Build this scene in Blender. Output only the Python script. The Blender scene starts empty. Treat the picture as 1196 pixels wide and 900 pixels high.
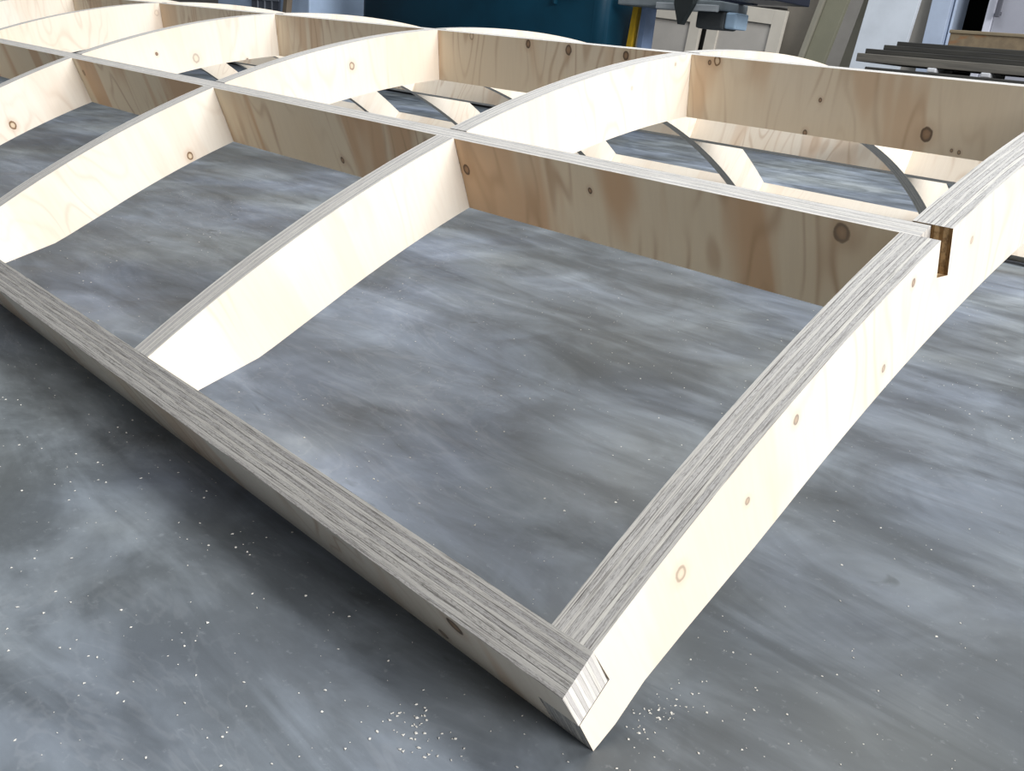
import bpy, bmesh, math, random
from mathutils import Vector, Matrix
from mathutils.geometry import delaunay_2d_cdt
random.seed(7)
SC = bpy.context.scene
COL = SC.collection

# ------------------------------------------------------------------ materials
def new_mat(name):
    m = bpy.data.materials.new(name); m.use_nodes = True
    nt = m.node_tree; nt.nodes.clear()
    out = nt.nodes.new('ShaderNodeOutputMaterial'); b = nt.nodes.new('ShaderNodeBsdfPrincipled')
    nt.links.new(b.outputs[0], out.inputs[0])
    return m, nt, b
class NT:
    """tiny helper for wiring nodes"""
    def __init__(s, nt): s.nt = nt
    def n(s, t, **kw):
        x = s.nt.nodes.new(t)
        for k, v in kw.items(): setattr(x, k, v)
        return x
    def set(s, sock, v):
        if hasattr(v, 'node') or isinstance(v, bpy.types.NodeSocket): s.nt.links.new(v, sock)
        else: sock.default_value = v
    def math(s, op, a, b=None, c=None, clamp=False):
        x = s.n('ShaderNodeMath', operation=op); x.use_clamp = clamp
        s.set(x.inputs[0], a)
        if b is not None: s.set(x.inputs[1], b)
        if c is not None: s.set(x.inputs[2], c)
        return x.outputs[0]
    def mix(s, f, a, b, mode='MIX'):
        x = s.n('ShaderNodeMix', data_type='RGBA', blend_type=mode)
        s.set(x.inputs[0], f); s.set(x.inputs[6], a); s.set(x.inputs[7], b)
        return x.outputs[2]
    def ramp(s, f, stops, interp='LINEAR'):
        x = s.n('ShaderNodeValToRGB'); x.color_ramp.interpolation = interp
        e = x.color_ramp.elements
        while len(e) > 1: e.remove(e[-1])
        e[0].position = stops[0][0]; e[0].color = stops[0][1]
        for p, c in stops[1:]:
            k = e.new(p); k.color = c
        s.set(x.inputs[0], f); return x.outputs[0]
    def noise(s, vec, scale, detail=3, rough=.5, dist=0):
        x = s.n('ShaderNodeTexNoise'); s.set(x.inputs['Vector'], vec)
        x.inputs['Scale'].default_value = scale; x.inputs['Detail'].default_value = detail
        x.inputs['Roughness'].default_value = rough; x.inputs['Distortion'].default_value = dist
        return x.outputs[0]
    def comb(s, x, y, z=0.0):
        c = s.n('ShaderNodeCombineXYZ')
        for i, v in enumerate((x, y, z)): s.set(c.inputs[i], v)
        return c.outputs[0]
    def smooth(s, v, lo, hi, a=0.0, b=1.0):
        x = s.n('ShaderNodeMapRange', interpolation_type='SMOOTHSTEP')
        s.set(x.inputs[0], v); x.inputs[1].default_value = lo; x.inputs[2].default_value = hi
        x.inputs[3].default_value = a; x.inputs[4].default_value = b
        return x.outputs[0]
    def bump(s, h, strength, dist):
        x = s.n('ShaderNodeBump'); x.inputs['Strength'].default_value = strength
        x.inputs['Distance'].default_value = dist; s.set(x.inputs['Height'], h); return x.outputs[0]
def rgb(r, g, b): return (r, g, b, 1)

PALE = rgb(.86, .775, .655)
def ply_face(name, knots=(), seed=0.0, stripes=.3, tan=.25, base=None):
    m, nt, b = new_mat(name); k = NT(nt)
    uv = k.n('ShaderNodeTexCoord').outputs['UV']
    sp = k.n('ShaderNodeSeparateXYZ'); k.set(sp.inputs[0], uv)
    u, v = sp.outputs[0], sp.outputs[1]
    # cathedral grain running across the board's depth
    f = k.noise(k.comb(k.math('MULTIPLY', u, 9.5), k.math('MULTIPLY', v, 2.6), seed), 1.0, 2, .45, .2)
    lines = k.math('SINE', k.math('MULTIPLY', f, 95.0))
    lines = k.math('POWER', k.math('MULTIPLY_ADD', lines, .5, .5), 7.0)
    brk = k.noise(k.comb(k.math('MULTIPLY', u, 7.0), k.math('MULTIPLY', v, 5.0), seed + 4.1), 1.0, 2)
    lines = k.math('MULTIPLY', lines, k.smooth(brk, .42, .66))
    # heartwood bands
    band = k.noise(k.comb(k.math('MULTIPLY', u, 10.0), k.math('MULTIPLY', v, 1.6), seed + 9.3), 1.0, 3, .5, .5)
    band = k.smooth(band, .52, .60)
    fine = k.noise(k.comb(k.math('MULTIPLY', u, 260.0), k.math('MULTIPLY', v, 14.0), seed), 1.0, 2, .6)
    blot = k.noise(k.comb(k.math('MULTIPLY', u, 5.0), k.math('MULTIPLY', v, 6.0), seed + 2.2), 1.0, 2)
    pale = base or PALE
    col = k.mix(k.smooth(blot, .4, .7, 0, .6), pale, rgb(pale[0] * .97, pale[1] * .92, pale[2] * .85))
    col = k.mix(k.math('MULTIPLY', band, stripes), col, rgb(.60, .35, .175))
    col = k.mix(k.math('MULTIPLY', lines, tan), col, rgb(.47, .29, .16))
    col = k.mix(k.smooth(fine, .35, .75, 0, .10), col, rgb(.6, .46, .32))
    for (ku, kv, kr, dark) in knots:
        ring = kr < 0; kr = abs(kr)
        d = k.math('SQRT', k.math('ADD', k.math('POWER', k.math('SUBTRACT', u, ku), 2.0),
                                  k.math('POWER', k.math('MULTIPLY', k.math('SUBTRACT', v, kv), .8), 2.0)))
        wob = k.noise(uv, 190.0, 2)
        d = k.math('DIVIDE', d, kr); d = k.math('MULTIPLY_ADD', k.math('SUBTRACT', wob, .5), .35, d)
        kc = k.ramp(d, [(0, rgb(.74, .60, .43)), (.52, rgb(.66, .50, .33)), (.74, rgb(.17, .085, .035)), (1, rgb(.26, .14, .06))] if ring else
                    [(0, rgb(.36, .21, .11)), (.5, rgb(.27, .15, .075)), (.75, rgb(.07, .035, .018)), (1, rgb(.13, .065, .03))])
        col = k.mix(k.smooth(d, .9, 1.12, dark, 0.0), col, kc)
        halo = k.smooth(d, 1.0, 2.6, .30 * dark, 0.0)
        col = k.mix(k.math('MULTIPLY', halo, k.smooth(d, .95, 1.1)), col, rgb(.50, .30, .16))
    k.set(b.inputs['Base Color'], col)
    b.inputs['Roughness'].default_value = .62
    k.set(b.inputs['Normal'], k.bump(fine, .08, .0006))
    return m

def ply_edge(name, layers=9, seed=0.0, tone=1.0, sk=.85):
    """sawn plywood edge: veneers stacked along V (0..1 across the thickness), U in metres along it"""
    m, nt, b = new_mat(name); k = NT(nt)
    uv = k.n('ShaderNodeTexCoord').outputs['UV']
    sp = k.n('ShaderNodeSeparateXYZ'); k.set(sp.inputs[0], uv)
    u, v = sp.outputs[0], sp.outputs[1]
    wob = k.noise(k.comb(k.math('MULTIPLY', u, 9.0), k.math('MULTIPLY', v, 3.0), seed), 1.0, 4, .6)
    vv = k.math('MULTIPLY', k.math('MULTIPLY_ADD', k.math('SUBTRACT', wob, .5), .11, v), float(layers))
    wv = k.n('ShaderNodeTexNoise', noise_dimensions='1D'); k.set(wv.inputs['W'], k.math('MULTIPLY', vv, .62))
    wv.inputs['Scale'].default_value = 1.0; wv.inputs['Detail'].default_value = 1.0
    vq = k.math('ADD', vv, k.math('MULTIPLY', k.math('SUBTRACT', wv.outputs[0], .5), 1.1))
    fr = k.math('FRACT', vq)
    odd = k.math('FLOOR', k.math('MODULO', k.math('ADD', vq, 40.0), 2.0))
    wn = k.n('ShaderNodeTexWhiteNoise', noise_dimensions='1D'); k.set(wn.inputs['W'], k.math('ADD', k.math('FLOOR', vq), seed))
    rnd = wn.outputs[0]
    tri = k.math('ABSOLUTE', k.math('MULTIPLY_ADD', fr, 2.0, -1.0))
    strk = k.noise(k.comb(k.math('MULTIPLY', u, 26.0), k.math('MULTIPLY', v, layers * 3.0), seed + 3), 1.0, 5, .68, .6)
    grit = k.noise(k.comb(k.math('MULTIPLY', u, 300.0), k.math('MULTIPLY', v, layers * 6.0), seed + 5), 1.0, 2, .6)
    hue = k.noise(k.comb(k.math('MULTIPLY', u, 2.5), k.math('MULTIPLY', v, layers * .9), seed + 7), 1.0, 2)
    long_c = k.mix(hue, rgb(.70 * tone, .665 * tone, .60 * tone), rgb(.56 * tone, .52 * tone, .45 * tone))
    end_c = k.mix(hue, rgb(.50 * tone, .475 * tone, .45 * tone), rgb(.38 * tone, .355 * tone, .33 * tone))
    col = k.mix(k.math('MULTIPLY_ADD', rnd, .5, k.math('MULTIPLY', odd, .5)), long_c, end_c)
    col = k.mix(k.smooth(strk, .49, .64, 0, sk), col, rgb(.17, .155, .14))
    col = k.mix(k.math('MULTIPLY', k.smooth(grit, .48, .66, 0, .85 * sk), k.math('MULTIPLY_ADD', odd, .7, .2)), col, rgb(.13, .115, .10))
    glue = k.math('MULTIPLY', k.smooth(tri, .78, .97, 0, .45 + .5 * sk), k.smooth(strk, .38, .56, .12, 1.0))
    col = k.mix(glue, col, rgb(.10, .085, .075))
    k.set(b.inputs['Base Color'], col)
    b.inputs['Roughness'].default_value = .62
    h = k.math('SUBTRACT', k.math('MULTIPLY', strk, -.6), k.math('MULTIPLY', glue, .8))
    k.set(b.inputs['Normal'], k.bump(h, .35, .0009))
    return m

def burnt_edge():
    m, nt, b = new_mat('scorched_slot_wall'); k = NT(nt)
    uv = k.n('ShaderNodeTexCoord').outputs['UV']
    sp = k.n('ShaderNodeSeparateXYZ'); k.set(sp.inputs[0], uv)
    u, v = sp.outputs[0], sp.outputs[1]
    fr = k.math('FRACT', k.math('MULTIPLY', v, 4.5))
    n = k.noise(k.comb(k.math('MULTIPLY', u, 160.0), k.math('MULTIPLY', v, 6.0)), 1.0, 3, .6)
    col = k.mix(k.smooth(fr, .35, .55), rgb(.27, .155, .055), rgb(.56, .39, .20))
    col = k.mix(k.smooth(n, .42, .68, 0, .75), col, rgb(.11, .055, .02))
    k.set(b.inputs['Base Color'], col); b.inputs['Roughness'].default_value = .8
    return m

def concrete():
    m, nt, b = new_mat('polished_concrete'); k = NT(nt)
    ob = k.n('ShaderNodeTexCoord').outputs['Object']
    big = k.noise(ob, 1.3, 4, .55, .4)
    mid = k.noise(ob, 6.5, 5, .62, .8)
    sp = k.n('ShaderNodeSeparateXYZ'); k.set(sp.inputs[0], ob)
    # trowel streaks
    st = k.noise(k.comb(k.math('MULTIPLY', sp.outputs[0], 4.0), k.math('MULTIPLY', sp.outputs[1], 15.0)), 1.0, 5, .6, .9)
    fine = k.noise(ob, 120.0, 3, .7)
    hue = k.noise(ob, 2.6, 3, .5, .6)
    f = k.math('ADD', k.math('MULTIPLY', big, .40), k.math('ADD', k.math('MULTIPLY', mid, .30), k.math('MULTIPLY', st, .30)))
    col = k.ramp(f, [(.36, rgb(.050, .054, .056)), (.46, rgb(.098, .106, .112)), (.55, rgb(.190, .206, .220)), (.66, rgb(.35, .37, .39))])
    tint = k.ramp(hue, [(.36, rgb(1.0, 1.0, .95)), (.5, rgb(.97, 1.0, 1.03)), (.64, rgb(.93, .98, 1.10))])
    col = k.mix(1.0, col, tint, 'MULTIPLY')
    col = k.mix(k.smooth(fine, .60, .74, 0, .18), col, rgb(.38, .40, .41))
    dk = k.noise(k.comb(k.math('MULTIPLY', sp.outputs[0], 9.0), k.math('MULTIPLY', sp.outputs[1], 22.0), 3.0), 1.0, 3, .6, 1.2)
    col = k.mix(k.smooth(dk, .68, .76, 0, .65), col, rgb(.06, .066, .066))
    vein = k.noise(k.comb(k.math('MULTIPLY', sp.outputs[0], 5.0), k.math('MULTIPLY', sp.outputs[1], 11.0), 8.0), 1.0, 4, .6, 2.0)
    vein = k.math('ABSOLUTE', k.math('SUBTRACT', vein, .5))
    col = k.mix(k.math('MULTIPLY', k.smooth(vein, .0, .035, .10, 0), k.smooth(big, .45, .62)), col, rgb(.5, .5, .5))
    k.set(b.inputs['Base Color'], col)
    k.set(b.inputs['Roughness'], k.smooth(mid, .3, .7, .42, .60))
    b.inputs['Specular IOR Level'].default_value = .4
    k.set(b.inputs['Normal'], k.bump(k.math('ADD', mid, k.math('MULTIPLY', fine, .25)), .10, .004))
    return m

def plain(name, c, rough=.6, var=.12, scale=6.0, metal=0.0, spec=.4):
    m, nt, b = new_mat(name); k = NT(nt)
    ob = k.n('ShaderNodeTexCoord').outputs['Object']
    n = k.noise(ob, scale, 4, .6)
    d = rgb(*[x * (1 - var * 2) for x in c])
    k.set(b.inputs['Base Color'], k.mix(k.smooth(n, .3, .7), rgb(*c), d))
    b.inputs['Roughness'].default_value = rough; b.inputs['Metallic'].default_value = metal
    b.inputs['Specular IOR Level'].default_value = spec
    return m
def rough_board(name, c1, c2):
    m, nt, b = new_mat(name); k = NT(nt)
    ob = k.n('ShaderNodeTexCoord').outputs['Object']
    mp = k.n('ShaderNodeMapping'); k.set(mp.inputs[0], ob); mp.inputs['Scale'].default_value = (3, 40, 60)
    n = k.noise(mp.outputs[0], 1.0, 5, .65)
    k.set(b.inputs['Base Color'], k.mix(k.smooth(n, .3, .7), rgb(*c1), rgb(*c2))); b.inputs['Roughness'].default_value = .8
    return m
def carton_mat():
    m, nt, b = new_mat('brown_carton'); k = NT(nt)
    ob = k.n('ShaderNodeTexCoord').outputs['Object']
    mp = k.n('ShaderNodeMapping'); k.set(mp.inputs[0], ob); mp.inputs['Scale'].default_value = (9, 1, 30)
    n = k.noise(mp.outputs[0], 1.0, 3, .6)
    n2 = k.noise(ob, 30.0, 3, .6)
    col = k.mix(k.smooth(n2, .3, .7), rgb(.215, .16, .095), rgb(.165, .122, .075))
    col = k.mix(k.smooth(n, .56, .66, 0, .5), col, rgb(.25, .10, .03))
    k.set(b.inputs['Base Color'], col); b.inputs['Roughness'].default_value = .85
    return m

# ------------------------------------------------------------------ object helpers
def link(name, me, mats, parent=None):
    o = bpy.data.objects.new(name, me); COL.objects.link(o)
    for m in mats: me.materials.append(m)
    if parent: o.parent = parent
    return o
def tag(o, label=None, cat=None, group=None, kind=None):
    if label: o['label'] = label
    if cat: o['category'] = cat
    if group: o['group'] = group
    if kind: o['kind'] = kind
    return o
def empty(name, loc):
    o = bpy.data.objects.new(name, None); COL.objects.link(o); o.location = loc
    o.empty_display_size = .05
    return o

# ------------------------------------------------------------------ the plywood lattice: arch geometry
# arch space: unit outer radius, x along the frame, (y, z) in the plane of a rib, angle measured from the crown
S = 1.6
TAU = math.atan(.132)                 # the arch leans as it stands on its two unequal ends
TIP = Vector((0, -.6656788, .6911659))
RX = Matrix.Rotation(-TAU, 3, 'X')
def W(x, y, z): return S * (RX @ (Vector((x, y, z)) - TIP))
H, TR, TE, TS = .0486, .0162, .0175, .0111
PHI = [-.5091, -.2536, 0.0, .2536]
A0, A1 = -.74754, .4905
XR = [0, -.3075, -.6183, -.9280, -1.2436, -1.5700, -1.897, -2.224]
CL = .00022                           # clearance in the halved joints
def P(phi, r): return (r * math.sin(phi), r * math.cos(phi))
RAIL = [(-.67983, .73337), (-.69046, .72040), (-.67768, .70621), (-.66706, .71917)]   # top inner, top outer, bottom outer, bottom inner

def prism(name, pts, uvs, axis_map, t, mats, parent, slot_flags=None):
    """pts: 2-D outline (world-scaled plane coords given through axis_map(p, side)), extruded between side 0 and 1.
    caps get UV = uvs (metres), walls get U along the outline, V 0..1 across the thickness"""
    bm = bmesh.new(); uvl = bm.loops.layers.uv.new('UVMap')
    n = len(pts)
    a = [bm.verts.new(axis_map(p, 0)) for p in pts]
    b = [bm.verts.new(axis_map(p, 1)) for p in pts]
    per = [0.0]
    for i in range(n): per.append(per[-1] + (Vector(a[i].co) - Vector(a[(i + 1) % n].co)).length)
    tri = delaunay_2d_cdt([Vector(p) for p in pts], [], [list(range(n))], 1, 1e-7)
    tv = tri[0]; om = [o[0] if o else None for o in tri[3]]
    for t3 in tri[2]:
        ids = [om[q] for q in t3]
        if None in ids or len(set(ids)) < 3: continue
        for vs in (a, b):
            f = bm.faces.new([vs[q] for q in ids]); f.material_index = 0
            for l, q in zip(f.loops, ids): l[uvl].uv = uvs[q]
    for i in range(n):
        j = (i + 1) % n
        f = bm.faces.new((a[j], a[i], b[i], b[j])); f.material_index = 2 if slot_flags and slot_flags[i] else 1
        for l, c in zip(f.loops, ((per[i + 1], 0), (per[i], 0), (per[i], 1), (per[i + 1], 1))): l[uvl].uv = c
    bmesh.ops.recalc_face_normals(bm, faces=bm.faces)
    me = bpy.data.meshes.new(name); bm.to_mesh(me); bm.free()
    return link(name, me, mats, parent)

def rib_outline(end):
    pts = []; fl = []                                   # (phi, r) via yz ; flag = scorched slot wall starting at this vertex
    def add(y, z, f=False): pts.append((y, z)); fl.append(f)
    N = 72
    slots = [(p - (TS / 2 + CL), p + (TS / 2 + CL)) for p in PHI]
    phis = [A0 + (A1 - A0) * i / N for i in range(N + 1)]
    ev = []
    for ph in phis:
        if any(s0 - .004 < ph < s1 + .004 for s0, s1 in slots): continue
        ev.append((ph, 'p'))
    for q, (s0, s1) in enumerate(slots): ev.append((PHI[q], 's'))
    ev.sort()
    for ph, t in ev:
        if t == 'p': add(*P(ph, 1))
        else:
            w = TS / 2 + CL; c, s = math.cos(ph), math.sin(ph)
            def loc(ww, r): return (r * s + ww * c, r * c - ww * s)
            rt = math.sqrt(1 - w * w); dep = 1 - H * .5 - CL
            hot = end and ph < -.5; d0 = dep
            if end: dep = 1 - H * .47; d0 = 1 - H * .37
            add(*loc(-w, rt), hot); add(*loc(-w, d0), hot); add(*loc(w, dep), hot); add(*loc(w, rt))
    add(*P(A1, 1 - H))                                  # far end butts against the back rail
    r = 1 - H
    for i in range(N - 1, -1, -1):
        ph = phis[i]
        if ph < -.66: break
        add(*P(ph, r))
    if end:
        for y, z in ((-.5882, .7487), (-.6247, .7244), (-.64397, .71074), (-.6561, .69790), (-.66568, .69117)): add(y, z)
    else:
        for y, z in ((-.6043, .7367), (-.6140, .7300), (-.6489, .71305), (-.6579, .7080)): add(y, z)
    k = .0004
    if end: add(RAIL[2][0] + k * .5, RAIL[2][1] - k); add(RAIL[3][0] + k, RAIL[3][1] - k * .3)
    return pts, fl

def make_rib(i, mats, parent, name):
    end = i == 0
    pts, fl = rib_outline(end)
    t = TE if end else TR
    uvs = [(S * math.atan2(y, z) + i * 0.0, S * (1 - math.hypot(y, z))) for y, z in pts]
    return prism(name, pts, uvs, lambda p, s: W(XR[i] - s * t, p[0], p[1]), t, mats, parent, fl)

XEND = XR[-1] - TR
def make_stringer(ph, mats, parent, name):
    # outline in (x, r): halved from below at every rib
    c, s = math.cos(ph), math.sin(ph)
    x1 = -.53 * TE
    half = 1 - H * .5 + CL
    pts = []; rt = 1.0 - .0004
    rb = 1 - H
    pts.append((x1, rt)); pts.append((XEND - .0005, rt))
    low = []
    # bottom edge from the far end back to x1
    pts.append((XEND - .0005, half))
    first = True
    for i in range(len(XR) - 1, 0, -1):
        xa, xb = XR[i] - TR - CL, XR[i] + CL            # slot spans xa..xb
        if i < len(XR) - 1: pts += [(xa, rb), (xa, half)]
        pts += [(xb, half), (xb, rb)]
    pts += [(-TE - CL, rb), (-TE - CL, 1 - H * .36), (x1, 1 - H * .36)]
    uvs = [(S * x, S * (1 - r)) for x, r in pts]
    def am(p, side):
        w = -TS / 2 + side * TS
        return W(p[0], p[1] * s + w * c, p[1] * c - w * s)
    return prism(name, pts, uvs, am, TS, mats, parent)

def make_rail(corner, mats, parent, name, x0, x1, lap=None):
    # corner: top inner, top outer, bottom outer, bottom inner (y, z); lap: depth fraction of the tongue that lies in the end rib
    ti, to, bo, bi = [Vector((c[0], c[1])) for c in corner]
    N = 24
    pts = [(x0 + (x1 - x0) * i / N, 0) for i in range(N + 1)]
    xs = x0 if lap is None else -TE - CL
    pts += [(x1 + (xs - x1) * i / N, 1) for i in range(N + 1)]
    if lap is not None: pts += [(xs, lap), (x0, lap)]
    d = (bi - ti).length
    uvs = [(S * x, S * d * e) for x, e in pts]
    def am(p, side):
        top = ti.lerp(to, side); bot = bi.lerp(bo, side)
        q = top.lerp(bot, p[1]); return W(p[0], q.x, q.y)
    return prism(name, pts, uvs, am, 1, mats, parent, [False] * (len(pts) - 1) + [True])

edge_thick = ply_edge('sawn_ply_edge_ribs', 9, 1.0, 1.12, .45)
edge_end = ply_edge('sawn_ply_edge_end_rib', 9, 2.0, 1.06, .72)
rail_cap = ply_edge('sawn_ply_rail_end', 11, 6.0, 1.28, .18)
edge_rail = ply_edge('sawn_ply_edge_rail', 10, 5.0, .98, .80)
edge_thin = ply_edge('sawn_ply_edge_thin', 7, 9.0, 1.15, .40)
burnt = burnt_edge()

frame = empty('plywood_lattice_frame', (0, 0, 0))
tag(frame, 'arched plywood lattice frame of slotted ribs and stringers on the concrete floor', 'wooden frame')

RIB_KNOTS = {
 0: [(-.8612, .0121, .0027, .75), (-.8981, .0587, .0027, .6), (-1.0077, .0168, .0030, .65), (-1.0634, .0332, .0024, .6), (-1.1281, .0241, -.0046, .55), (-.7682, .0259, .0026, .45)],
 1: [(-.5351, .0261, .0022, .3), (-.4479, .0095, .0018, .5)],
 2: [(-.8950, .0691, -.0046, 1.0), (-.5924, .0326, -.0048, .8)],
 3: [(-.6003, .0590, -.0070, .5), (-.6751, .0358, .0027, .95), (-.9681, .0592, -.0058, 1.0), (-.4904, .0787, .0026, .9)],
 4: [(-.4248, .0208, -.0055, .3)],
}
rib_labels = {0: 'thick outer end rib with stacked veneer lines along its top edge'}
for i in range(len(XR)):
    seed = i * 3.7 + .5
    fm = ply_face('pine_ply_rib_face_%d' % i, RIB_KNOTS.get(i, ()), seed, .14, .23)
    o = make_rib(i, [fm, edge_end, burnt] if i == 0 else [fm, edge_thick, edge_thick], frame, 'end_rib' if i == 0 else 'rib')
    if i == 0: o['label'] = rib_labels[0]
ST_KNOTS = [
 [(-.4828, .0328, .0048, .95), (-.4935, .027, .0017, .9), (-.3135, .0240, .0025, .95), (-.0707, .0108, .0066, .72), (-.716, .0609, .0036, .9), (-1.4598, .0237, .004, .8)],
 [(-.4528, .0052, -.0050, 1.0), (-.4640, .0080, .0026, .95), (-.1796, .0587, .0066, .9), (-.3079, .0368, .0022, .9), (-.3213, .0756, .0030, .9), (-.1421, .0723, .002, .8), (-.1500, .0715, .0016, .8),
  (-.9078, .0045, -.0050, .6), (-.7835, .0078, .0048, .95), (-.7029, .0105, .0058, .9), (-.5983, .0101, .0050, .95)],
 [], []]
for j, ph in enumerate(PHI):
    fm = ply_face('pine_ply_stringer_face_%d' % j, ST_KNOTS[j], 21.3 + j * 5.1, [.74, .45, .3, .28][j], [.68, .55, .4, .4][j], [rgb(.80, .675, .49), rgb(.84, .72, .55), PALE, PALE][j])  # front stringers: warm bounce light is put into the base of the same ply
    o = make_stringer(ph, [fm, edge_thin, edge_thin], frame, 'stringer')
railface = ply_face('pine_ply_rail_face', [(-.085, .012, .006, .9), (-.115, .050, .004, .7)], 40.0, .35, .5)
NIL = (.6903 - .66568, .72046 - .69117)
FR = [RAIL[0], RAIL[1], (-.6657, .69117), (RAIL[0][0] + NIL[0], RAIL[0][1] - NIL[1])]
r1 = make_rail(FR, [railface, edge_rail, rail_cap], frame, 'front_rail', 0.0, XEND, .5)
r1['label'] = 'thick laminated front rail with grey sawn top'
RT = .0165; RD = .035
def bp(w, r): return (r * math.sin(A1) + (w + .0004) * math.cos(A1), r * math.cos(A1) - (w + .0004) * math.sin(A1))
make_rail([bp(0, 1), bp(RT, 1), bp(RT, 1 - RD), bp(0, 1 - RD)], [ply_face('pine_ply_back_rail_face', [], 47.0, .15, .2), edge_rail, edge_rail], frame, 'back_rail', 0.0, XEND)

# ------------------------------------------------------------------ generic box / hull helpers for the background
def box_bm(bm, lo, hi, rot=None, mi=0, bev=0.0):
    vs = []
    c = [(lo[i] + hi[i]) / 2 for i in range(3)]
    r = bmesh.ops.create_cube(bm, size=1)
    for v in r['verts']:
        v.co = Vector([v.co[i] * (hi[i] - lo[i]) for i in range(3)])
    if bev:
        es = list({e for v in r['verts'] for e in v.link_edges})
        rr = bmesh.ops.bevel(bm, geom=es, offset=bev, segments=2, affect='EDGES', profile=.6)
        vs = list({v for f in rr['faces'] for v in f.verts} | set(v for v in r['verts'] if v.is_valid))
        allv = set(vs)
        # collect the whole island
        stack = list(allv)
        while stack:
            v = stack.pop()
            for e in v.link_edges:
                w = e.other_vert(v)
                if w not in allv: allv.add(w); stack.append(w)
        vs = list(allv)
    else: vs = r['verts']
    for v in vs:
        q = v.co.copy()
        if rot: q = rot @ q
        v.co = q + Vector(c)
    for v in vs:
        for f in v.link_faces: f.material_index = mi
    return vs
def done(name, bm, mats, parent=None, smooth=False):
    bmesh.ops.recalc_face_normals(bm, faces=bm.faces)
    me = bpy.data.meshes.new(name); bm.to_mesh(me); bm.free()
    if smooth:
        for p in me.polygons: p.use_smooth = True
    return link(name, me, mats if isinstance(mats, (list, tuple)) else [mats], parent)
def box(name, lo, hi, mat, parent=None, rot=None, bev=0.004):
    bm = bmesh.new(); box_bm(bm, lo, hi, rot, 0, bev); return done(name, bm, mat, parent)
def lean_board(name, base, w, h, t, ang_side, ang_back, mat, parent=None, bev=.003):
    """board standing on its lower edge at base (centre of that edge), tipped sideways and backwards"""
    R = Matrix.Rotation(ang_side, 3, 'Y') @ Matrix.Rotation(-ang_back, 3, 'X')
    bm = bmesh.new(); vs = box_bm(bm, (-w / 2, 0, 0), (w / 2, t, h), None, 0, bev)
    for v in vs: v.co = R @ v.co
    zmin = min(v.co.z for v in vs)
    for v in vs: v.co += Vector(base) - Vector((0, 0, zmin))
    return done(name, bm, mat, parent)

# ------------------------------------------------------------------ setting
fl = box('floor', (-16, -5, -.10), (9, 9.0, 0), concrete(), bev=0)
tag(fl, kind='structure')
wallm = plain('taupe_wall_paint', (.30, .28, .25), .8, .06)
bm = bmesh.new()
box_bm(bm, (-16, 5.55, 0), (-2.15, 5.70, 3.2)); box_bm(bm, (-.95, 5.55, 0), (9, 5.70, 3.2)); box_bm(bm, (-2.15, 5.55, 2.1), (-.95, 5.70, 3.2))
tag(done('wall_back', bm, wallm), kind='structure')
darkroom = plain('shaded_store_walls', (.035, .04, .045), .8, .05)  # unlit room behind the doorway: its shade is put into the wall colour
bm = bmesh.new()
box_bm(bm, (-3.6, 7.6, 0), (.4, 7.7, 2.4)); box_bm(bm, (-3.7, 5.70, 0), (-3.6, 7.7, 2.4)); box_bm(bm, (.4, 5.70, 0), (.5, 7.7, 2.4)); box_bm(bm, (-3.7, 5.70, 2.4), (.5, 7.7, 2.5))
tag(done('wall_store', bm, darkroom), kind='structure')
jamb = plain('pale_blue_trim_paint', (.52, .60, .74), .5, .05)
bm = bmesh.new()
box_bm(bm, (-2.16, 5.50, 0), (-2.045, 5.70, 2.1), bev=.004); box_bm(bm, (-2.035, 5.53, 0), (-2.02, 5.70, 2.1), bev=.003)
box_bm(bm, (-2.16, 5.50, 2.1), (-.95, 5.70, 2.2), bev=.004)
tag(done('trim_1', bm, jamb), kind='structure')
dgrey = plain('pale_grey_door_paint', (.42, .42, .47), .5, .05)
dw = plain('white_lavender_door_edge', (.70, .70, .78), .5, .04)
door = empty('door_1', (-1.78, 5.46, 0)); tag(door, kind='structure')
def kid(o, p):
    o.parent = p; o.matrix_parent_inverse = Matrix.Translation(-Vector(p.location)); return o
kid(box('door_leaf', (-1.77, 5.44, .01), (-.97, 5.48, 2.08), dgrey), door)
kid(box('door_edge_strip', (-1.815, 5.435, .01), (-1.772, 5.485, 2.08), dw), door)
bm = bmesh.new(); box_bm(bm, (-1.752, 5.39, .72), (-1.728, 5.405, .95), bev=.004); box_bm(bm, (-1.748, 5.40, .735), (-1.732, 5.442, .75)); box_bm(bm, (-1.748, 5.40, .92), (-1.732, 5.442, .935))
kid(done('door_handle', bm, plain('dark_handle', (.12, .12, .14), .4, .05)), door)

# ------------------------------------------------------------------ background things
# teal container
def round_rect_prism(name, x0, x1, z0, z1, y0, y1, rad, mat, parent, bev=.02):
    bm = bmesh.new(); pts = []
    for cx, cz, a in ((x1 - rad[0], z1 - rad[0], 0), (x0 + rad[1], z1 - rad[1], 90), (x0 + rad[2], z0 + rad[2], 180), (x1 - rad[3], z0 + rad[3], 270)):
        rr = rad[[0, 90, 180, 270].index(a)]
        for q in range(9):
            t = math.radians(a + q * 11.25); pts.append((cx + rr * math.cos(t), cz + rr * math.sin(t)))
    a = [bm.verts.new((x, y0, z)) for x, z in pts]; b = [bm.verts.new((x, y1, z)) for x, z in pts]
    f0 = bm.faces.new(a); f1 = bm.faces.new(list(reversed(b)))
    for i in range(len(pts)):
        j = (i + 1) % len(pts); bm.faces.new((a[j], a[i], b[i], b[j]))
    bmesh.ops.bevel(bm, geom=list(f0.edges) + list(f1.edges), offset=bev, segments=3, affect='EDGES')
    return done(name, bm, mat, parent)
teal = plain('dark_teal_plastic', (.003, .040, .070), .5, .15, 3.0, spec=.2)
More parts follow.
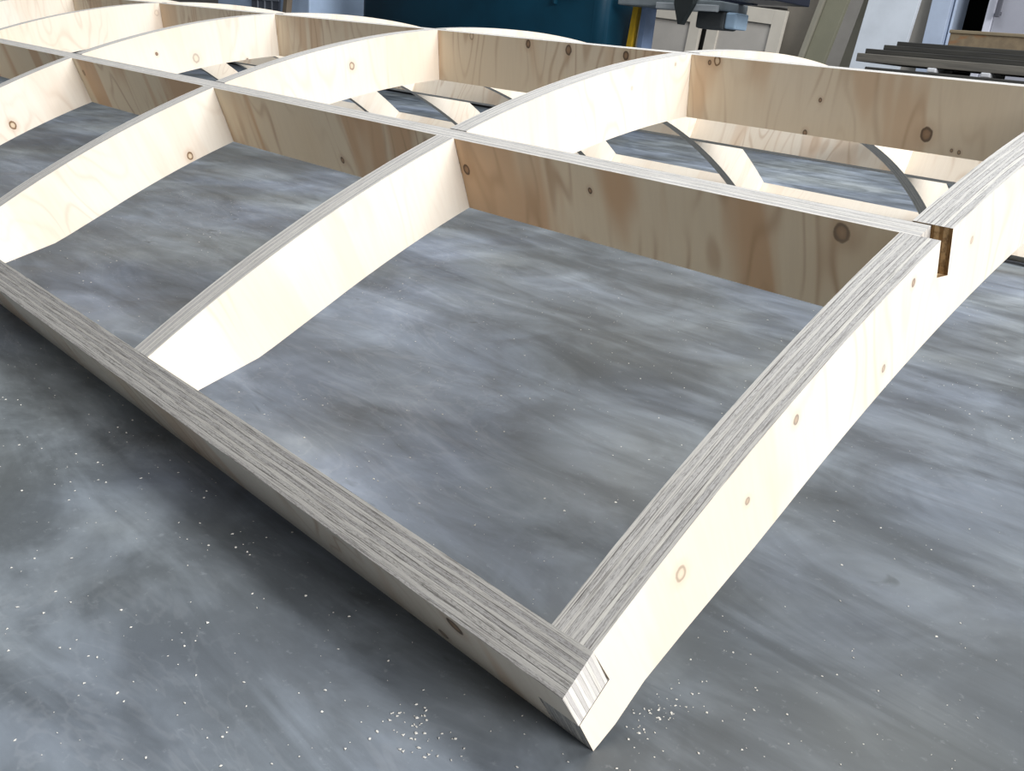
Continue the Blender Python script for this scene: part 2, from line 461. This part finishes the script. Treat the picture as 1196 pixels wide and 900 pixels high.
def plan_prism(name, x0, x1, y0, y1, z0, z1, rad, mat, bev=.03):
    """rounded rectangle in plan, pulled up, with soft top and bottom edges"""
    bm = bmesh.new(); pts = []
    for cx, cy, a in ((x1 - rad, y1 - rad, 0), (x0 + rad, y1 - rad, 90), (x0 + rad, y0 + rad, 180), (x1 - rad, y0 + rad, 270)):
        for q in range(9):
            t = math.radians(a + q * 11.25); pts.append((cx + rad * math.cos(t), cy + rad * math.sin(t)))
    a = [bm.verts.new((x, y, z0)) for x, y in pts]; b = [bm.verts.new((x, y, z1)) for x, y in pts]
    f0 = bm.faces.new(a); f1 = bm.faces.new(list(reversed(b)))
    for i in range(len(pts)):
        j = (i + 1) % len(pts); bm.faces.new((a[j], a[i], b[i], b[j]))
    bmesh.ops.bevel(bm, geom=list(f0.edges) + list(f1.edges), offset=bev, segments=3, affect='EDGES')
    return done(name, bm, mat, None, True)
bin_ = empty('storage_bin', (-3.64, 3.29, 0))
tag(bin_, 'large dark teal storage bin with rounded corners standing behind the plywood frame', 'bin')
kid(plan_prism('bin_body', -4.58, -2.70, 3.15, 3.45, .06, 1.05, .06, teal), bin_)
kid(plan_prism('bin_rim', -4.61, -2.67, 3.12, 3.48, 1.04, 1.10, .08, teal, .012), bin_)
kid(box('bin_plinth', (-4.55, 3.17, 0), (-2.73, 3.43, .075), plain('black_rubber', (.012, .012, .013), .6), bev=.008), bin_)
bm = bmesh.new(); box_bm(bm, (-3.00, 3.130, .585), (-2.84, 3.155, .600), bev=.004); box_bm(bm, (-3.00, 3.130, .53), (-2.985, 3.155, .590), bev=.004)
kid(done('bin_handle', bm, teal), bin_)

# grey bench with a yellow and a blue leg
greyb = plain('grey_bench_top', (.20, .225, .235), .45, .10, 8)
bench = empty('machine_bench', (-2.4, 3.3, 0))
tag(bench, 'grey machine bench beside the teal bin, with black clamp lever and yellow leg', 'bench')
kid(box('bench_top', (-2.655, 3.20, .548), (-2.10, 3.42, .585), greyb, bev=.006), bench)
kid(box('bench_lip', (-2.42, 3.178, .540), (-2.102, 3.199, .566), plain('light_grey_metal', (.36, .38, .39), .4), bev=.003), bench)
kid(box('under_box', (-2.24, 3.24, .474), (-2.10, 3.36, .547), plain('dark_grey_casting', (.055, .06, .062), .6), bev=.012), bench)
kid(box('blue_cover', (-2.098, 3.25, .480), (-2.045, 3.35, .545), plain('pale_blue_plastic', (.38, .52, .66), .5), bev=.008), bench)
bm = bmesh.new()
vs = [bm.verts.new(p) for p in ((-2.30, 3.17, .62), (-2.20, 3.17, .62), (-2.20, 3.17, .565), (-2.245, 3.17, .480), (-2.262, 3.17, .480), (-2.295, 3.17, .56))]
f = bm.faces.new(vs); r = bmesh.ops.extrude_face_region(bm, geom=[f])
for v in r['geom']:
    if isinstance(v, bmesh.types.BMVert): v.co.y -= .03
box_bm(bm, (-2.29, 3.14, .587), (-2.21, 3.22, .605))
kid(done('clamp_lever', bm, plain('black_lever', (.018, .022, .022), .5)), bench)
yl = lean_board('yellow_leg', (-2.665, 3.30, 0), .030, .553, .035, .07, 0, plain('yellow_paint', (.72, .44, .02), .5)); kid(yl, bench)
kid(box('blue_leg', (-2.590, 3.30, 0), (-2.560, 3.38, .549), plain('blue_grey_paint', (.25, .34, .52), .5), bev=.004), bench)
navy = plain('navy_laminate', (.012, .016, .03), .4)
kid(box('side_tray', (-2.05, 3.12, .590), (-1.80, 3.40, .63), navy), bench)
kid(box('tray_arm', (-2.30, 3.34, .584), (-2.03, 3.38, .610), navy), bench)

# pair of framed cabinet doors standing against the wall
cream = plain('cream_lacquer', (.60, .545, .46), .5, .05)
creamp = plain('cream_panel', (.45, .415, .37), .55, .05)
dk = plain('gap_shade_plinth_black', (.02, .018, .015), .8)
cab = empty('base_cabinet', (-3.06, 4.6, 0))
tag(cab, 'low cabinet with two cream framed doors behind the grey bench', 'cabinet')
kid(box('carcass', (-3.50, 4.56, 0), (-2.60, 4.64, .66), dk), cab)  # added behind the doors; its black paints the shade in the gap between them
def cabinet_door(base, w, h, rot):
    st = .078
    R = Matrix.Translation(base) @ Matrix.Rotation(rot, 4, 'Y') @ Matrix.Rotation(-math.radians(1.5), 4, 'X')
    bm = bmesh.new()
    box_bm(bm, (-w / 2, 0, 0), (-w / 2 + st, .026, h), bev=.002); box_bm(bm, (w / 2 - st, 0, 0), (w / 2, .026, h), bev=.002)
    box_bm(bm, (-w / 2 + st, 0.0005, h - st), (w / 2 - st, .0255, h), bev=.002); box_bm(bm, (-w / 2 + st, 0.0005, 0), (w / 2 - st, .0255, st), bev=.002)
    bm.transform(R); d = done('cabinet_door', bm, cream); kid(d, cab)
    bm = bmesh.new(); box_bm(bm, (-w / 2 + st - .004, .013, st - .004), (w / 2 - st + .004, .020, h - st + .004), bev=.001)
    bm.transform(R); p = done('door_panel', bm, creamp); p.parent = d; p.matrix_parent_inverse = Matrix.Identity(4)
    return d
cabinet_door((-3.325, 4.50, .012), .44, .625, .05)
cabinet_door((-2.815, 4.50, .016), .49, .640, .06)

# boards leaning side by side against the wall
tp = [plain('taupe_board', (.235, .205, .165), .6, .06), plain('grey_taupe_board', (.28, .26, .205), .6, .06), plain('olive_taupe_board', (.215, .205, .145), .6, .05), plain('white_board', (.62, .655, .70), .5, .06)]
def lb(name, x, w, y, side, mat, label, h=1.3, t=.03):
    o = lean_board(name, (x, y, 0), w, h, t, side, .02, mat); tag(o, label, 'board', 'boards leaning on the back wall'); return o
lb('leaning_board', -2.64, .22, 4.66, .20, tp[0], 'wide taupe board leaning beside the cream cabinet door')
lb('leaning_board', -2.525, .030, 4.58, .20, tp[1], 'narrow grey taupe strip between the wide taupe and olive boards', t=.05)
lb('leaning_board', -2.445, .120, 4.60, .20, tp[2], 'olive taupe board leaning between narrow strip and white board')
lb('leaning_board', -2.30, .10, 4.75, .17, tp[1], 'grey taupe board half hidden behind the olive board and the white board')
lb('leaning_board', -2.085, .27, 4.68, .075, tp[3], 'tall white board leaning nearest the pale blue door frame')

# stack of dark rough timbers on bearers
dkb = rough_board('weathered_dark_timber', (.045, .042, .034), (.018, .017, .015))
lit = rough_board('weathered_grey_timber_lit', (.15, .135, .11), (.08, .072, .06))  # grey brown timber, with the lit plank front painted in as a lighter tone
spec = [(-1.600, 3.60, .345, .040, dkb, 'bottom dark plank of the timber stack, added for the shade under the grey brown plank'),  # dark plank added to fill the shade below the grey brown one
        (-1.656, 3.62, .403, .034, lit, 'thick grey brown plank of the timber stack, its end furthest left'),
        (-1.660, 3.70, .438, .021, dkb, 'thin dark plank lying right on the thick grey brown plank'),
        (-1.610, 3.76, .460, .021, dkb, 'thin dark plank second from the top of the timber stack'),
        (-1.590, 3.84, .482, .019, dkb, 'topmost thin plank of the dark timber stack')]
for x0, y0, z0, t, m, lab in spec:
    o = box('timber_plank', (x0, y0, z0), (1.3, 4.25 if t < .03 else 4.1, z0 + t), m, bev=.003); tag(o, lab, 'plank', 'planks of the dark timber stack')
bw = plain('white_spacer', (.62, .62, .63), .6)
for x, lab in ((-1.345, 'white spacer block under the dark timber stack, left one'), (-1.135, 'white spacer block under the dark timber stack, right one')):
    o = box('spacer_block', (x, 3.615, .3855), (x + .035, 3.80, .4025), bw); tag(o, lab, 'block', 'white blocks under the timbers')
o = box('timber_block', (.9, 3.68, 0), (1.05, 4.08, .3445), dkb); tag(o, 'dark timber block holding up the far right end of the timber stack', 'block')
o = box('timber_block', (-1.25, 3.80, 0), (-1.15, 4.08, .3445), dkb); tag(o, 'dark timber block under the left half of the timber stack', 'block')

# carton on the timbers
ct = empty('carton', (-1.0, 4.1, .502)); tag(ct, 'long flat brown carton lying on top of the dark timber stack', 'box')
cm = carton_mat()
kid(box('carton_body', (-1.435, 4.0, .502), (-.45, 4.27, .566), cm, bev=.004), ct)
kid(box('carton_lid', (-1.44, 3.996, .556), (-.445, 4.274, .570), plain('carton_top', (.24, .19, .12), .85), bev=.003), ct)

# left background: pale blue machine cabinet, wooden post, cream panel
mc = empty('machine_cabinet', (-6.5, 3.7, 0)); tag(mc, 'pale blue machine cabinet with small grey grille at the upper left', 'cabinet')
lb_ = plain('pale_blue_enamel', (.46, .58, .76), .45, .06)
kid(box('cabinet_body', (-6.3, 3.15, 0), (-5.12, 3.75, 1.1), lb_, bev=.012), mc)
bm = bmesh.new(); box_bm(bm, (-5.80, 3.135, .385), (-5.46, 3.152, .50))
kid(done('grille', bm, plain('grey_grille', (.13, .14, .17), .6)), mc)
bm = bmesh.new()
for xx in (-5.72, -5.63, -5.54): box_bm(bm, (xx, 3.128, .382), (xx + .010, 3.137, .503))
box_bm(bm, (-5.81, 3.127, .445), (-5.45, 3.136, .455))
kid(done('grille_bars', bm, plain('grey_bars', (.30, .32, .36), .6)), mc)
kid(box('cabinet_plinth', (-6.28, 3.13, 0), (-5.14, 3.17, .09), dk, bev=.002), mc)
o = lean_board('wooden_post', (-5.345, 3.07, 0), .045, 1.2, .04, .16, .0, plain('brown_post_wood', (.22, .17, .12), .7)); tag(o, 'brown wooden post leaning beside the pale blue cabinet', 'post')
o = lean_board('chipboard_sheet', (-5.18, 3.80, 0), 1.1, 1.1, .02, 0.0, .06, plain('cream_chipboard', (.56, .50, .40), .7, .08)); tag(o, 'cream chipboard sheet leaning left of the teal bin', 'sheet')

# ------------------------------------------------------------------ sawdust on the floor: nobody could count it
bm = bmesh.new()
def flake(x, y, s):
    if -.006 < y < .024 and x < .006: return      # not under the rail that stands on the floor
    n = random.choice((3, 4, 5)); a0 = random.random() * 6.28; st = random.uniform(.4, 1.0)
    ca, sa = math.cos(a0), math.sin(a0); h = s * random.uniform(.15, .45)
    top = []; low = []
    for i in range(n):
        t = 6.283 * i / n + random.uniform(-.3, .3); px, py = math.cos(t) * s, math.sin(t) * s * st
        qx, qy = x + px * ca - py * sa, y + px * sa + py * ca
        low.append(bm.verts.new((qx, qy, .0002))); top.append(bm.verts.new((x + (qx - x) * .8, y + (qy - y) * .8, .0002 + h)))
    bm.faces.new(top)
    for i in range(n): bm.faces.new((low[i], low[(i + 1) % n], top[(i + 1) % n], top[i]))
clusters = [(random.uniform(-1.6, .2), random.uniform(-.5, 1.5), random.uniform(.02, .10)) for _ in range(50)]
for _ in range(2600): flake(random.uniform(-1.7, .45), random.uniform(-.42, 1.6), random.choice((.0003, .0004, .0005, .0006, .0008, .0012)))
for _ in range(900): flake(random.uniform(-.9, .3), random.uniform(-.36, .15), random.choice((.0003, .0004, .0005, .0006, .0010)))
for cx, cy, r in clusters:
    for _ in range(14): flake(random.gauss(cx, r), random.gauss(cy, r), random.uniform(.0003, .0010))
for _ in range(90):                                   # swarf swept up around the near corner
    flake(random.gauss(.05, .09), random.gauss(.03, .09), random.uniform(.0003, .0010))
for _ in range(45): flake(random.gauss(-.070, .016), random.gauss(-.062, .009), random.uniform(.0004, .0013))
for _ in range(60): flake(random.gauss(.006, .007), random.gauss(.050, .022), random.uniform(.0003, .0010))
o = done('sawdust_flakes', bm, plain('pale_sawdust', (.78, .74, .66), .8))
tag(o, 'pale sawdust flakes scattered over the concrete floor around the frame', 'sawdust', kind='stuff')

# ------------------------------------------------------------------ light
w = bpy.data.worlds.new('workshop_daylight'); SC.world = w; w.use_nodes = True
nt = w.node_tree; nt.nodes.clear()
bg = nt.nodes.new('ShaderNodeBackground'); wo = nt.nodes.new('ShaderNodeOutputWorld'); nt.links.new(bg.outputs[0], wo.inputs[0])
bg.inputs[0].default_value = (.86, .92, 1.0, 1); bg.inputs[1].default_value = .17
def area(name, loc, target, sx, sy, power, col):
    l = bpy.data.lights.new(name, 'AREA'); l.shape = 'RECTANGLE'; l.size = sx; l.size_y = sy; l.energy = power; l.color = col
    o = bpy.data.objects.new(name, l); COL.objects.link(o); o.location = loc
    o.rotation_euler = (Vector(target) - Vector(loc)).to_track_quat('-Z', 'Y').to_euler(); return o
area('window_light', (5.5, .2, 2.9), (-.4, .6, .2), 3.2, 2.2, 485, (.975, .98, 1.0))
area('ceiling_light', (-1.0, 2.6, 3.6), (-1.0, 1.2, 0), 5.0, 2.4, 190, (.90, .95, 1.0))

# ------------------------------------------------------------------ camera
cam = bpy.data.cameras.new('camera'); co = bpy.data.objects.new('camera', cam); COL.objects.link(co)
cam.sensor_fit = 'HORIZONTAL'; cam.sensor_width = 36; cam.lens = 36 * 1053.70077 / 1196; cam.clip_start = .01
co.location = (.21377348, -.31945186, .34505921)
co.rotation_mode = 'XYZ'; co.rotation_euler = (1.2063809330553856, -0.09334671376865415, 0.7874682643300318)
SC.camera = co
SC.view_settings.view_transform = 'Standard'; SC.view_settings.look = 'None'
SC.view_settings.gamma = 1; SC.view_settings.use_curve_mapping = False
SC.view_settings.exposure = 0.30
